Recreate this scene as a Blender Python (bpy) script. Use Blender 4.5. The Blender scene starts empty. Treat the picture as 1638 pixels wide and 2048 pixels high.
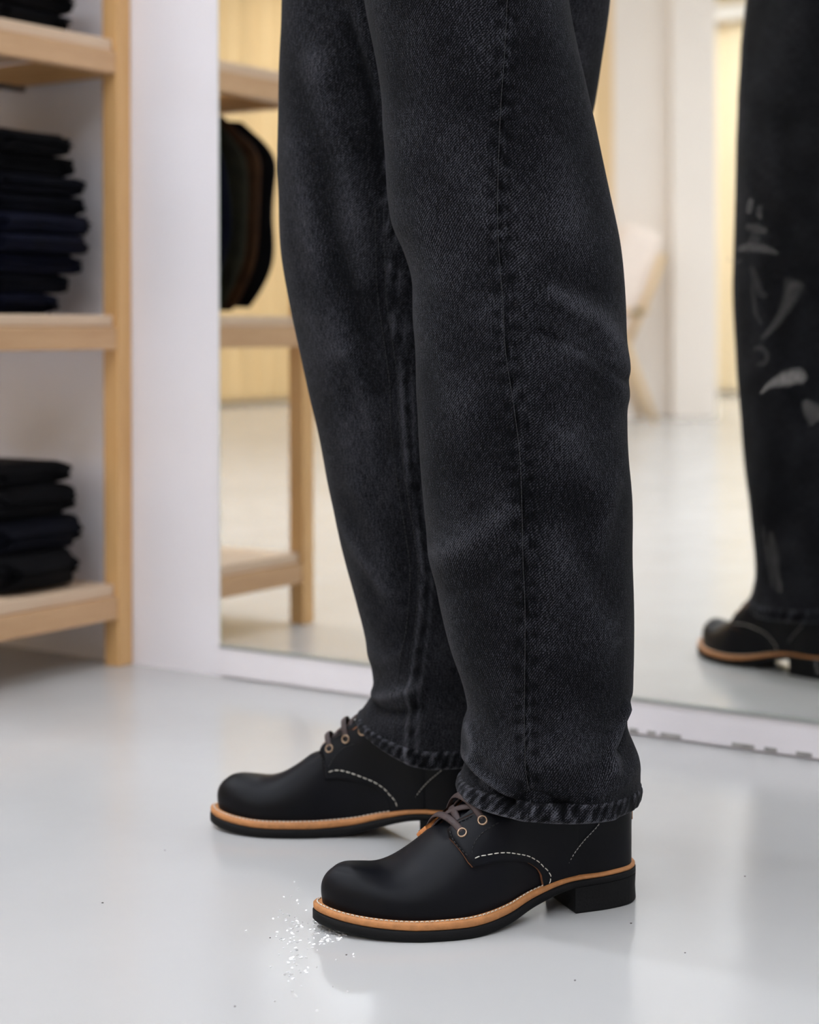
import bpy, bmesh, math, random
import numpy as np
from mathutils import Vector, Matrix, noise
from mathutils.bvhtree import BVHTree

random.seed(7)
scene = bpy.context.scene
col = scene.collection
PI = math.pi

# ---------------------------------------------------------------- camera, world, exposure
F_PX, YAW, PITCH, ROLL, PY = 3503.6, .5987, .0031, -.0031, 675.8     # solved from the wall, shelf and mirror lines (1638x2048 frame)
CAM_D, CAM_H = 1.9527, .5                                           # distance from the mirror wall, height of the lens
CS, SN = math.cos(YAW), math.sin(YAW)
CAM_POS = Vector((0, -CAM_D, CAM_H))
RIGHT = Vector((CS, SN, 0)); FWD = Vector((-SN, CS, 0)); UP = Vector((0, 0, 1))

def cam_axes():
    cp, sp, cr, sr = math.cos(PITCH), math.sin(PITCH), math.cos(ROLL), math.sin(ROLL)
    f = FWD*cp - UP*sp; u = UP*cp + FWD*sp; r = RIGHT
    return r*cr + u*sr, u*cr - r*sr, f
AX_R, AX_U, AX_F = cam_axes()

cam_data = bpy.data.cameras.new('camera')
cam = bpy.data.objects.new('camera', cam_data); col.objects.link(cam)
cam.matrix_world = Matrix(((AX_R.x, AX_U.x, -AX_F.x, CAM_POS.x), (AX_R.y, AX_U.y, -AX_F.y, CAM_POS.y),
                           (AX_R.z, AX_U.z, -AX_F.z, CAM_POS.z), (0, 0, 0, 1)))
cam_data.sensor_fit = 'VERTICAL'; cam_data.sensor_height = 36; cam_data.sensor_width = 36*1638/2048
cam_data.lens = F_PX/2048*36
cam_data.shift_y = -(1024-PY)/2048
cam_data.clip_start = .05; cam_data.clip_end = 60
cam_data.dof.use_dof = True; cam_data.dof.focus_distance = 1.47
APERTURE_MM = 14.0
cam_data.dof.aperture_fstop = cam_data.lens/APERTURE_MM
scene.camera = cam

world = bpy.data.worlds.new('world'); scene.world = world; world.use_nodes = True
world.node_tree.nodes['Background'].inputs[0].default_value = (.9, .93, 1, 1)
world.node_tree.nodes['Background'].inputs[1].default_value = .15
vs = scene.view_settings
vs.view_transform = 'Standard'; vs.look = 'None'; vs.gamma = 1; vs.use_curve_mapping = False
vs.exposure = 1.27
scene.cycles.use_denoising = True
scene.cycles.max_bounces = 8; scene.cycles.diffuse_bounces = 4; scene.cycles.glossy_bounces = 5
scene.cycles.transparent_max_bounces = 8
scene.cycles.caustics_reflective = True
scene.cycles.sample_clamp_indirect = 8

PANEL_STRENGTH = 9.0        # ceiling light panels
CEIL_Z = 3.3
# (x, y) of the light panels that hang under the ceiling
PANELS = [(x, -.9) for x in (-4.8, -3.3, -1.9, 1.3)] + [(x, -2.4) for x in (-4.5, -2.7, -.7, 1.1)] + [(x, y) for y in (-4.6,) for x in (-.6, 1.3)] + [(x, y) for y in (-8.2, -10.1) for x in (-6.6, -4.6, -2.6, -.6)] + [(-6.4, -6.4), (-.6, -6.4), (-2.2, -3.9), (-2.2, -5.5)]  # last two are unseen extras added to brighten the pillar and partition

def ray(px, py):
    """world direction through a pixel of the 1638x2048 frame, one metre deep along the axis"""
    return AX_F + AX_R*((px-819)/F_PX) - AX_U*((py-PY)/F_PX)
def at(px, py, d): return CAM_POS + ray(px, py)*d
def on_floor(px, py, z=0):
    v = ray(px, py); return CAM_POS + v*((z-CAM_H)/v.z)
def on_wall(px, py, y=0):
    v = ray(px, py); return CAM_POS + v*((y+CAM_D)/v.y)
def rd(r, d, z=0): return Vector((r*CS - d*SN, r*SN + d*CS - CAM_D, z))      # camera right / depth -> world
def behind_glass(px, py, d):
    """a point seen in the mirror at virtual depth d, turned back into the room"""
    p = at(px, py, d); return Vector((p.x, -p.y, p.z))

# ---------------------------------------------------------------- helpers
def tag(o, label=None, cat=None, group=None, kind=None):
    if label: o['label'] = label
    if cat: o['category'] = cat
    if group: o['group'] = group
    if kind: o['kind'] = kind
    return o
def link(o, parent=None):
    col.objects.link(o)
    if parent is not None: o.parent = parent
    return o
def empty(name, loc=(0, 0, 0), rz=0, parent=None):
    o = bpy.data.objects.new(name, None); o.location = loc; o.rotation_euler = (0, 0, rz); o.empty_display_size = .1
    return link(o, parent)
def mesh_obj(name, verts, faces, mats, parent=None, smooth=True, mat_idx=None):
    me = bpy.data.meshes.new(name); me.from_pydata([tuple(v) for v in verts], [], faces)
    for m in (mats if isinstance(mats, (list, tuple)) else [mats]): me.materials.append(m)
    if mat_idx is not None: me.polygons.foreach_set('material_index', mat_idx)
    me.polygons.foreach_set('use_smooth', [smooth]*len(me.polygons))
    me.validate(); me.update()
    return link(bpy.data.objects.new(name, me), parent)

class MB:
    def __init__(s): s.v = []; s.f = []
    def add(s, vs_, fs):
        b = len(s.v); s.v += [Vector(v) for v in vs_]; s.f += [tuple(i+b for i in f) for f in fs]
    def box(s, lo, hi, ch=0.0, M=None):
        lo = Vector(lo); hi = Vector(hi)
        bm = bmesh.new(); bmesh.ops.create_cube(bm, size=1)
        for v in bm.verts: v.co = Vector([(lo[i]+hi[i])/2 + v.co[i]*(hi[i]-lo[i]) for i in range(3)])
        if ch: bmesh.ops.bevel(bm, geom=bm.edges[:], offset=ch, segments=2, affect='EDGES', profile=.6)
        bm.verts.index_update()
        s.add([(M @ v.co if M else v.co) for v in bm.verts], [tuple(v.index for v in f.verts) for f in bm.faces]); bm.free()
        return s
    def tube(s, pts, r, n=8, flat=1.0, up=Vector((0, 0, 1)), caps=True, taper=None):
        """tube along pts; flat<1 squashes it along the local up direction (a ribbon)"""
        pts = [Vector(p) for p in pts]; b = len(s.v)
        for i, p in enumerate(pts):
            t = (pts[min(i+1, len(pts)-1)] - pts[max(i-1, 0)]).normalized()
            upv = up[i] if isinstance(up, list) else up
            side = t.cross(upv)
            if side.length < 1e-5: side = t.cross(Vector((1, 0, 0)))
            side.normalize(); w = side.cross(t).normalized()
            rr = r*(taper[i] if taper else 1)
            for k in range(n):
                a = 2*PI*k/n; s.v.append(p + side*(rr*math.cos(a)) + w*(rr*flat*math.sin(a)))
        for i in range(len(pts)-1):
            for k in range(n):
                s.f.append((b+i*n+k, b+i*n+(k+1) % n, b+(i+1)*n+(k+1) % n, b+(i+1)*n+k))
        if caps:
            s.f.append(tuple(b+k for k in range(n))[::-1]); s.f.append(tuple(b+(len(pts)-1)*n+k for k in range(n)))
        return s
    def build(s, name, mat, parent=None, smooth=False): return mesh_obj(name, s.v, s.f, mat, parent, smooth)

def hermite(tab, xs):
    """smooth interpolation through (x, y) rows"""
    tab = sorted(tab); X = np.array([t[0] for t in tab], float); Y = np.array([t[1] for t in tab], float)
    h = np.diff(X); dl = np.diff(Y)/h; m = np.zeros(len(X)); m[0] = dl[0]; m[-1] = dl[-1]
    for i in range(1, len(X)-1):
        m[i] = 0 if dl[i-1]*dl[i] <= 0 else (h[i]*dl[i-1]+h[i-1]*dl[i])/(h[i]+h[i-1])
    xs = np.clip(np.asarray(xs, float), X[0], X[-1]); k = np.clip(np.searchsorted(X, xs)-1, 0, len(h)-1)
    t = (xs-X[k])/h[k]; t2 = t*t; t3 = t2*t
    return (2*t3-3*t2+1)*Y[k] + (t3-2*t2+t)*h[k]*m[k] + (-2*t3+3*t2)*Y[k+1] + (t3-t2)*h[k]*m[k+1]
_TAB = {}
def her1(tab, x):
    k = id(tab)
    if k not in _TAB:
        xs = np.linspace(tab[0][0], tab[-1][0], 801); _TAB[k] = (xs[0], (xs[-1]-xs[0])/800, hermite(tab, xs).tolist())
    x0, dx, ys = _TAB[k]; u = (x-x0)/dx; i = int(u)
    if u <= 0: return ys[0]
    if i >= 800: return ys[800]
    return ys[i]+(ys[i+1]-ys[i])*(u-i)
def catmull(pts, n, closed=False):
    pts = [Vector(p) for p in pts]; out = []; N = len(pts)
    segs = N if closed else N-1
    for i in range(segs):
        if closed: p0, p1, p2, p3 = pts[i-1], pts[i], pts[(i+1) % N], pts[(i+2) % N]
        else: p0, p1, p2, p3 = pts[max(i-1, 0)], pts[i], pts[i+1], pts[min(i+2, N-1)]
        for j in range(n):
            t = j/n
            out.append(.5*((2*p1) + (p2-p0)*t + (2*p0-5*p1+4*p2-p3)*t*t + (3*p1-p0-3*p2+p3)*t**3))
    if not closed: out.append(pts[-1])
    return out
def resample(pts, n, closed=False):
    P = np.array([tuple(p) for p in pts]); 
    if closed: P = np.vstack([P, P[:1]])
    L = np.concatenate([[0], np.cumsum(np.linalg.norm(np.diff(P, axis=0), axis=1))])
    q = np.linspace(0, L[-1], n+1)[:-1] if closed else np.linspace(0, L[-1], n)
    return [Vector([np.interp(x, L, P[:, k]) for k in range(P.shape[1])]) for x in q]

# ---------------------------------------------------------------- materials
def srgb(r, g, b):
    return tuple(((c/255)/12.92 if c/255 <= .04045 else ((c/255+.055)/1.055)**2.4) for c in (r, g, b)) + (1,)
class NT:
    def __init__(s, name):
        s.m = bpy.data.materials.new(name); s.m.use_nodes = True; s.t = s.m.node_tree
        s.b = s.t.nodes['Principled BSDF']; s.out = s.t.nodes['Material Output']
    def n(s, typ, **kw):
        nd = s.t.nodes.new(typ)
        for k, v in kw.items():
            if k.startswith('i_'):
                key = k[2:]; key = int(key) if key.isdigit() else key.replace('_', ' ')
                nd.inputs[key].default_value = v
            else: setattr(nd, k, v)
        return nd
    def l(s, a, ao, b, bi): s.t.links.new(a.outputs[ao], b.inputs[bi])
    def set(s, **kw):
        for k, v in kw.items(): s.b.inputs[k.replace('_', ' ')].default_value = v
        return s
    def coord(s, out='Object', scale=(1, 1, 1), rot=(0, 0, 0)):
        tc = s.n('ShaderNodeTexCoord'); mp = s.n('ShaderNodeMapping'); mp.inputs['Scale'].default_value = scale; mp.inputs['Rotation'].default_value = rot
        s.l(tc, out, mp, 'Vector'); return mp
    def noise(s, vec, scale, detail=4, rough=.55):
        nd = s.n('ShaderNodeTexNoise'); nd.inputs['Scale'].default_value = scale; nd.inputs['Detail'].default_value = detail; nd.inputs['Roughness'].default_value = rough
        if vec: s.l(vec, 0, nd, 'Vector')
        return nd
    def ramp(s, src, so, stops):
        r = s.n('ShaderNodeValToRGB'); e = r.color_ramp.elements
        while len(e) < len(stops): e.new(.5)
        for i, (p, c) in enumerate(stops): e[i].position = p; e[i].color = c
        s.l(src, so, r, 0); return r
    def bump(s, src, so, strength, dist, prev=None):
        b = s.n('ShaderNodeBump'); b.inputs['Strength'].default_value = strength; b.inputs['Distance'].default_value = dist
        s.l(src, so, b, 'Height')
        if prev: s.l(prev, 0, b, 'Normal')
        return b
def simple(name, c, rough=.5, var=.06, scale=30, bump=0.0, bscale=200, metallic=0, spec=.5, stretch=(1, 1, 1)):
    t = NT(name); mp = t.coord('Object', stretch); nz = t.noise(mp, scale, 5)
    lo = tuple(x*(1-var) for x in c[:3])+(1,); hi = tuple(min(1, x*(1+var)) for x in c[:3])+(1,)
    r = t.ramp(nz, 'Fac', [(.3, lo), (.7, hi)]); t.l(r, 0, t.b, 'Base Color')
    t.set(Roughness=rough, Metallic=metallic); t.b.inputs['Specular IOR Level'].default_value = spec
    if bump:
        n2 = t.noise(mp, bscale, 3); b = t.bump(n2, 'Fac', bump, .001); t.l(b, 0, t.b, 'Normal')
    return t.m

M = {}
M['wall'] = simple('white_wall_paint', srgb(236, 232, 236), .55, .012, 3, .05, 300)
M['plinth'] = simple('white_plinth_paint', srgb(236, 231, 234), .5, .03, 9, .1, 120)
M['ceiling'] = simple('ceiling_paint', srgb(236, 230, 220), .8, .02, 2)
M['grey_channel'] = simple('grey_metal_channel', srgb(176, 178, 176), .35, .05, 20, metallic=.4)
M['gap'] = simple('gap_shade_grey', srgb(150, 147, 143), .9, .25, 90)  # grey that stands for the shade in the plinth gaps
M['partition'] = simple('partition_paint', srgb(244, 234, 222), .6, .01, 2)

def floor_mat():
    t = NT('glossy_grey_floor'); mp = t.coord('Object')
    n1 = t.noise(mp, 1.3, 4); r = t.ramp(n1, 'Fac', [(.3, srgb(181, 180, 178)), (.7, srgb(190, 189, 187))])
    t.l(r, 0, t.b, 'Base Color')
    n2 = t.noise(mp, 9, 3); rr = t.ramp(n2, 'Fac', [(.3, (.17, .17, .17, 1)), (.75, (.235, .235, .235, 1))]); t.l(rr, 0, t.b, 'Roughness')
    t.b.inputs['IOR'].default_value = 1.37
    b2 = t.noise(mp, 14, 2); k2 = t.bump(b2, 'Fac', .15, .002); t.l(k2, 0, t.b, 'Normal')
    return t.m
M['floor'] = floor_mat()

M['glint'] = simple('glint_reflector_metal', srgb(250, 250, 250), .3, .02, 40, metallic=1.0)  # metal of the added chips that stand in for floor glints
M['speck'] = simple('dirt_speck', srgb(70, 62, 56), .9, .2, 50)
def wood(name, c1, c2, axis):
    t = NT(name)
    st = [18, 18, 18]; st[axis] = 1.2
    mp = t.coord('Object', tuple(st)); n1 = t.noise(mp, 3.0, 6, .6); n2 = t.noise(mp, 14, 4, .7)
    mx = t.n('ShaderNodeMix', data_type='FLOAT'); mx.inputs[0].default_value = .4
    t.l(n1, 'Fac', mx, 2); t.l(n2, 'Fac', mx, 3)
    r = t.ramp(mx, 0, [(.3, c1), (.7, c2)]); t.l(r, 0, t.b, 'Base Color'); t.set(Roughness=.45)
    b = t.bump(n2, 'Fac', .12, .0008); t.l(b, 0, t.b, 'Normal')
    return t.m
WC1, WC2 = srgb(208, 158, 100), srgb(230, 186, 128)
M['wood_x'] = wood('oak_grain_x', WC1, WC2, 0); M['wood_y'] = wood('oak_grain_y', srgb(192, 150, 108), srgb(214, 174, 132), 1); M['wood_z'] = wood('oak_grain_z', WC1, WC2, 2)
M['wood_edge'] = wood('oak_board_edge', srgb(206, 176, 146), srgb(224, 200, 172), 1)
M['curtain'] = simple('cream_curtain_cloth', srgb(250, 232, 196), .85, .05, 6, .15, 400, stretch=(1, 1, .1))
M['curtain_tan'] = simple('tan_curtain_cloth', srgb(226, 196, 146), .85, .05, 6, .15, 400, stretch=(1, 1, .1))
M['beam'] = simple('white_beam_paint', srgb(240, 236, 228), .6, .02, 3)
M['chair_cloth'] = simple('blush_upholstery', srgb(246, 230, 216), .9, .05, 30, .3, 500)
M['chair_wood'] = wood('ash_chair_wood', srgb(226, 190, 136), srgb(240, 208, 160), 2)
M['chair_dark'] = simple('olive_strap', srgb(120, 104, 66), .7, .1, 40)

def emit(name, c, s):
    t = NT(name); e = t.n('ShaderNodeEmission'); e.inputs[0].default_value = c; e.inputs[1].default_value = s
    t.l(e, 0, t.out, 'Surface'); return t.m
M['diffuser'] = emit('light_panel_diffuser', (.88, .935, 1.03, 1), PANEL_STRENGTH)
M['fixture'] = simple('white_fixture_metal', srgb(230, 230, 230), .4, .02, 5)

def mirror_mat():
    t = NT('mirror_silver'); t.set(Metallic=1.0, Roughness=.004); t.b.inputs['Base Color'].default_value = (.93, .935, .91, 1)
    mp = t.coord('Object', (1, 1, 1)); n = t.noise(mp, 5, 6, .65)
    r = t.ramp(n, 'Fac', [(.45, (.004, .004, .004, 1)), (.8, (.03, .03, .03, 1))]); t.l(r, 0, t.b, 'Roughness')
    return t.m
M['mirror'] = mirror_mat()
M['glass_edge'] = simple('green_glass_edge', srgb(176, 190, 170), .15, .08, 40)
def smudge_mat():
    t = NT('finger_smudge'); d = t.n('ShaderNodeBsdfDiffuse'); d.inputs[0].default_value = (.72, .68, .65, 1)
    tr = t.n('ShaderNodeBsdfTransparent'); mx = t.n('ShaderNodeMixShader')
    at_ = t.n('ShaderNodeAttribute', attribute_name='film'); mp = t.coord('Object', (1, 1, 1)); n = t.noise(mp, 180, 4, .7)
    r = t.ramp(n, 'Fac', [(.3, (.3, .3, .3, 1)), (.7, (1, 1, 1, 1))])
    mu = t.n('ShaderNodeMath', operation='MULTIPLY'); t.l(at_, 'Fac', mu, 0); t.l(r, 0, mu, 1)
    t.l(mu, 0, mx, 0); t.l(tr, 0, mx, 1); t.l(d, 0, mx, 2); t.l(mx, 0, t.out, 'Surface')
    return t.m
M['smudge'] = smudge_mat()

def denim_mat(name, dark, mid, light):
    """washed black denim: diagonal twill, slub grain and worn patches and fold tone (attribute 'wear')"""
    t = NT(name)
    tc = t.n('ShaderNodeTexCoord'); mp = t.n('ShaderNodeMapping'); mp.inputs['Rotation'].default_value = (0, 0, math.radians(-48)); t.l(tc, 'UV', mp, 'Vector')
    w = t.n('ShaderNodeTexWave', wave_type='BANDS', bands_direction='Y'); w.inputs['Scale'].default_value = 190; w.inputs['Distortion'].default_value = 2.2
    w.inputs['Detail'].default_value = 3; w.inputs['Detail Scale'].default_value = 1.6; t.l(mp, 0, w, 'Vector')
    g = t.noise(None, 850, 3, .75); t.l(tc, 'UV', g, 'Vector')
    mps = t.n('ShaderNodeMapping'); mps.inputs['Scale'].default_value = (700, 120, 1); t.l(tc, 'UV', mps, 'Vector'); sl = t.noise(None, 1, 3, .6); t.l(mps, 0, sl, 'Vector')
    big = t.noise(None, 16, 5, .6); t.l(tc, 'UV', big, 'Vector')
    wear_tone = t.n('ShaderNodeAttribute', attribute_name='wear_tone')
    def madd(a, ao, k, c=None, co=0):
        m = t.n('ShaderNodeMath', operation='MULTIPLY_ADD'); t.l(a, ao, m, 0); m.inputs[1].default_value = k
        if c is not None: t.l(c, co, m, 2)
        else: m.inputs[2].default_value = 0
        return m
    s = madd(w, 'Fac', .30); s = madd(g, 'Fac', 1.5, s); s = madd(sl, 'Fac', .8, s); s = madd(big, 'Fac', .35, s); s = madd(wear_tone, 'Fac', 1.4, s)
    cen = t.n('ShaderNodeMath', operation='SUBTRACT'); t.l(s, 0, cen, 0); cen.inputs[1].default_value = 1.05
    r = t.ramp(cen, 0, [(.0, dark), (.45, mid), (1.0, light)]); t.l(r, 0, t.b, 'Base Color')
    t.set(Roughness=.95); t.b.inputs['Specular IOR Level'].default_value = .06
    t.b.inputs['Sheen Weight'].default_value = .03; t.b.inputs['Sheen Roughness'].default_value = .5
    b = t.bump(w, 'Fac', .25, .0004); b2 = t.bump(g, 'Fac', .3, .0004, b); t.l(b2, 0, t.b, 'Normal')
    return t.m
M['denim'] = denim_mat('washed_black_denim', srgb(2, 2, 3), srgb(16, 16, 19), srgb(78, 78, 84))
M['denim_thread'] = simple('black_denim_thread', srgb(26, 26, 29), .8, .3, 200)

def leather_mat():
    t = NT('black_leather'); mp = t.coord('Object'); n = t.noise(mp, 22, 5, .6)
    r = t.ramp(n, 'Fac', [(.3, srgb(3, 4, 8)), (.75, srgb(8, 9, 16))]); t.l(r, 0, t.b, 'Base Color')
    rr = t.ramp(n, 'Fac', [(.3, (.42, .42, .42, 1)), (.7, (.50, .50, .50, 1))]); t.l(rr, 0, t.b, 'Roughness')
    g = t.noise(mp, 900, 3, .6); b = t.bump(g, 'Fac', .12, .0003); n3 = t.noise(mp, 60, 3); b2 = t.bump(n3, 'Fac', .06, .001, b); t.l(b2, 0, t.b, 'Normal')
    t.b.inputs['Specular IOR Level'].default_value = .15
    return t.m
M['leather'] = leather_mat()
M['leather_edge'] = simple('raw_leather_edge', srgb(120, 74, 44), .75, .25, 300, .3, 900)
M['leather_tan'] = simple('tan_leather_edge', srgb(176, 108, 52), .7, .25, 260, .3, 900)
M['welt'] = simple('tan_welt_leather', srgb(176, 118, 68), .6, .18, 160, .25, 600)
M['rubber'] = simple('black_rubber_sole', srgb(13, 13, 14), .65, .15, 120, .2, 500, spec=.18)
M['stitch'] = simple('ivory_thread', srgb(214, 208, 196), .8, .1, 300)
M['stitch_black'] = simple('black_thread', srgb(9, 9, 12), .6, .1, 300)
M['stitch_grey'] = simple('pale_grey_thread', srgb(176, 174, 168), .8, .1, 300)
M['lace'] = simple('dark_brown_waxed_lace', srgb(52, 37, 36), .6, .2, 250, .3, 1200)
M['brass'] = simple('aged_brass', srgb(140, 118, 98), .35, .2, 300, metallic=.9)
M['hole'] = simple('eyelet_hole', srgb(12, 8, 7), .9, .1, 100)
M['skin'] = simple('skin', srgb(206, 164, 140), .55, .05, 40)
M['knit'] = simple('charcoal_knit', srgb(52, 52, 56), .9, .1, 60, .3, 400)
def cloth(name, c, c2):
    t = NT(name); mp = t.coord('Object'); n = t.noise(mp, 30, 6, .7); g = t.noise(mp, 600, 2)
    mx = t.n('ShaderNodeMix', data_type='FLOAT'); mx.inputs[0].default_value = .35; t.l(n, 'Fac', mx, 2); t.l(g, 'Fac', mx, 3)
    r = t.ramp(mx, 0, [(.35, c), (.7, c2)]); t.l(r, 0, t.b, 'Base Color'); t.set(Roughness=.9)
    t.b.inputs['Specular IOR Level'].default_value = .15
    b = t.bump(n, 'Fac', .5, .004); t.l(b, 0, t.b, 'Normal'); return t.m
M['cloth_black'] = cloth('black_denim_cloth', srgb(4, 4, 6), srgb(12, 12, 15))
M['cloth_navy'] = cloth('navy_denim_cloth', srgb(5, 6, 17), srgb(13, 17, 38))
M['cloth_ink'] = cloth('ink_denim_cloth', srgb(4, 5, 11), srgb(10, 12, 24))
M['cloth_brown'] = cloth('dark_brown_denim_cloth', srgb(34, 20, 10), srgb(72, 46, 26))
M['cloth_olive'] = cloth('dark_olive_denim_cloth', srgb(22, 22, 16), srgb(50, 48, 36))
M['steel'] = simple('brushed_steel', srgb(150, 150, 150), .35, .1, 80, metallic=.9)

# ---------------------------------------------------------------- the setting
X0, X1, Y0 = -8.0, 4.0, -11.2
def slab(name, lo, hi, mat, label, cat):
    o = MB().box(lo, hi).build(name, mat); tag(o, label, cat, kind='structure'); return o
slab('floor', (X0-.1, Y0-.1, -.1), (X1+.1, .1, 0), M['floor'], 'glossy pale grey poured floor of the shop', 'floor')
slab('wall_back', (X0-.1, 0, 0), (X1+.1, .12, CEIL_Z), M['wall'], 'plain white wall behind the shelf and the mirror', 'wall')
slab('wall_left', (X0-.12, Y0-.1, 0), (X0, 0, CEIL_Z), M['wall'], 'white wall behind the cream curtain on the far left', 'wall')
slab('wall_front', (X0-.1, Y0-.12, 0), (X1+.1, Y0, CEIL_Z), M['wall'], 'white wall across the shop seen only in the mirror', 'wall')
slab('wall_right', (X1, Y0-.1, 0), (X1+.12, 0, CEIL_Z), M['wall'], 'plain white side wall to the right of the camera', 'wall')
slab('ceiling', (X0-.1, Y0-.1, CEIL_Z), (X1+.1, .1, CEIL_Z+.1), M['ceiling'], 'plain off-white shop ceiling with light panels', 'ceiling')

MIR_X0, MIR_X1, MIR_Z0, MIR_Z1, MIR_T = -1.6637, 1.6, .0471, 2.3, .006
bb = slab('baseboard_back', (MIR_X0, -MIR_T, 0.0035), (MIR_X1, 0, MIR_Z0-.004), M['plinth'], 'low white plinth strip under the mirror', 'baseboard')
for (a, b, y) in ((1258, 1276, 1469), (1294, 1312, 1472), (1321, 1362, 1476), (1464, 1509, 1495), (1529, 1554, 1499), (1592, 1624, 1508)):  # shade of the gaps below the plinth, put on as thin grey boxes
    p = on_wall(a, y, -MIR_T); q = on_wall(b, y+2, -MIR_T)
    g = MB().box((p.x, -MIR_T-.0002, .0038), (q.x, -MIR_T+.003, .0085), .0004).build('plinth_gap_shade', M['gap'], bb)
mir = empty('wall_mirror', (0, 0, 0))
tag(mir, 'large frameless mirror on the white wall, smudged at the right', 'mirror')
MB().box((MIR_X0, -MIR_T+.0005, MIR_Z0), (MIR_X1, -.0005, MIR_Z1), .0008).build('glass_edge', M['glass_edge'], mir)
mesh_obj('mirror_pane', [(MIR_X0+.002, -MIR_T, MIR_Z0+.001), (MIR_X1-.002, -MIR_T, MIR_Z0+.001), (MIR_X1-.002, -MIR_T, MIR_Z1-.002), (MIR_X0+.002, -MIR_T, MIR_Z1-.002),
         (MIR_X0+.002, -MIR_T+.0008, MIR_Z0+.001), (MIR_X1-.002, -MIR_T+.0008, MIR_Z0+.001), (MIR_X1-.002, -MIR_T+.0008, MIR_Z1-.002), (MIR_X0+.002, -MIR_T+.0008, MIR_Z1-.002)],
         [(0, 1, 2, 3), (7, 6, 5, 4), (1, 0, 4, 5), (3, 2, 6, 7), (0, 3, 7, 4), (2, 1, 5, 6)], M['mirror'], mir, False)
MB().box((MIR_X0, -MIR_T-.002, MIR_Z0-.004), (MIR_X1, -.0005, MIR_Z0), .0005).build('bottom_channel', M['grey_channel'], mir)

def smudge(pts, widths, film):
    """greasy film wiped onto the mirror glass: a thin ribbon along the traced stroke"""
    n = 10; c = catmull([on_wall(x, y, -MIR_T-.0004) for x, y in pts], n); W = np.interp(np.linspace(0, 1, len(c)), np.linspace(0, 1, len(widths)), widths)
    v, f, fl = [], [], []; K = 7
    for i, p in enumerate(c):
        t = (c[min(i+1, len(c)-1)]-c[max(i-1, 0)]).normalized(); s = Vector((t.z, 0, -t.x))
        e = min(i, len(c)-1-i)/(len(c)-1)
        for k in range(K):
            q = (k/(K-1)-.5)*2; v.append(p+s*(q*W[i]*1.15/2/1500)); fl.append(.22*film*(1-abs(q)**2)*min(1, e*8))
    for i in range(len(c)-1):
        for k in range(K-1): f.append((i*K+k, i*K+k+1, (i+1)*K+k+1, (i+1)*K+k))
    o = mesh_obj('smudge', v, f, M['smudge'], mir)
    a = o.data.attributes.new('film', 'FLOAT', 'POINT'); a.data.foreach_set('value', fl)
    return o
for pts, w, fl in (
    ([(1503, 396), (1499, 412), (1496, 428)], [10, 14, 8], .5), ([(1521, 410), (1517, 425), (1522, 440)], [8, 14, 8], .3),
    ([(1490, 452), (1512, 458), (1536, 464)], [10, 22, 8], .3), ([(1498, 474), (1520, 480)], [18, 12], .22),
    ([(1470, 500), (1500, 494), (1530, 498), (1558, 508)], [8, 20, 16, 6], .42), ([(1450, 516), (1470, 524), (1486, 520)], [8, 12, 6], .12),
    ([(1500, 530), (1512, 560), (1524, 590), (1532, 585)], [10, 14, 14, 8], .16), ([(1503, 560), (1510, 620), (1524, 650)], [8, 10, 6], .15),
    ([(1590, 556), (1583, 585), (1568, 620), (1545, 655), (1518, 682)], [40, 34, 22, 16, 8], .26),
    ([(1505, 700), (1520, 695), (1534, 708), (1528, 726), (1510, 728)], [8, 12, 10, 12, 6], .22),
    ([(1518, 790), (1540, 770), (1570, 758), (1596, 752), (1610, 766)], [3, 14, 30, 30, 16], 1.1),
    ([(1606, 800), (1622, 820), (1638, 842)], [10, 34, 40], .42), ([(1540, 1060), (1548, 1110), (1558, 1190)], [8, 22, 10], .16),
    ([(1524, 1050), (1536, 1120), (1545, 1180)], [5, 12, 6], .12), ([(1628, 1312), (1634, 1336), (1640, 1350)], [8, 14, 10], .25),
    ([(1560, 1160), (1563, 1185)], [6, 10], .2)):
    smudge(pts, w, fl)

# ceiling light panels
for i, (x, y) in enumerate(PANELS):
    t = empty('ceiling_light', (x, y, CEIL_Z))
    tag(t, 'flat rectangular white light panel on the shop ceiling', 'ceiling light', 'light panels on the ceiling')
    MB().box((-.64, -.19, -.05), (.64, .19, 0), .004).build('frame', M['fixture'], t)
    MB().box((-.6, -.15, -.056), (.6, .15, -.0505)).build('diffuser', M['diffuser'], t)

# ---------------------------------------------------------------- open oak shelf unit beside the mirror
SX, SL, SDEP = -1.8402, .462, .40          # front plane, length along the side, depth
SH = 1.362; PW = .030
LEVELS = (.0716, .4757, .8893, 1.303)
shelf = empty('shelf_unit', (SX-SDEP/2, -SL/2, 0)); ox, oy = SX-SDEP/2, -SL/2
tag(shelf, 'open oak shelf unit holding folded jeans, beside the mirror', 'shelf')
def sbox(name, lo, hi, mat, ch=.0015):
    o = MB().box((lo[0]-ox, lo[1]-oy, lo[2]), (hi[0]-ox, hi[1]-oy, hi[2]), ch).build(name, mat, shelf); return o
for (x, y) in ((SX-PW, -PW-.001), (SX-PW, -SL), (SX-SDEP, -PW-.001), (SX-SDEP, -SL)):
    sbox('post', (x, y, 0), (x+PW, y+PW, SH), M['wood_z'])
for z in LEVELS:
    for x in (SX-.024, SX-SDEP+.002): sbox('rail', (x, -SL+PW, z), (x+.022, -PW-.001, z+.034), M['wood_y'])
    for y in (-SL+.002, -PW+.003): sbox('side_rail', (SX-SDEP+PW, y, z), (SX-PW, y+.022, z+.034), M['wood_x'])
    sbox('board', (SX-SDEP+.004, -SL+.0315, z+.0345), (SX-.008, -.0325, z+.052), M['wood_edge'], .002)

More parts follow.
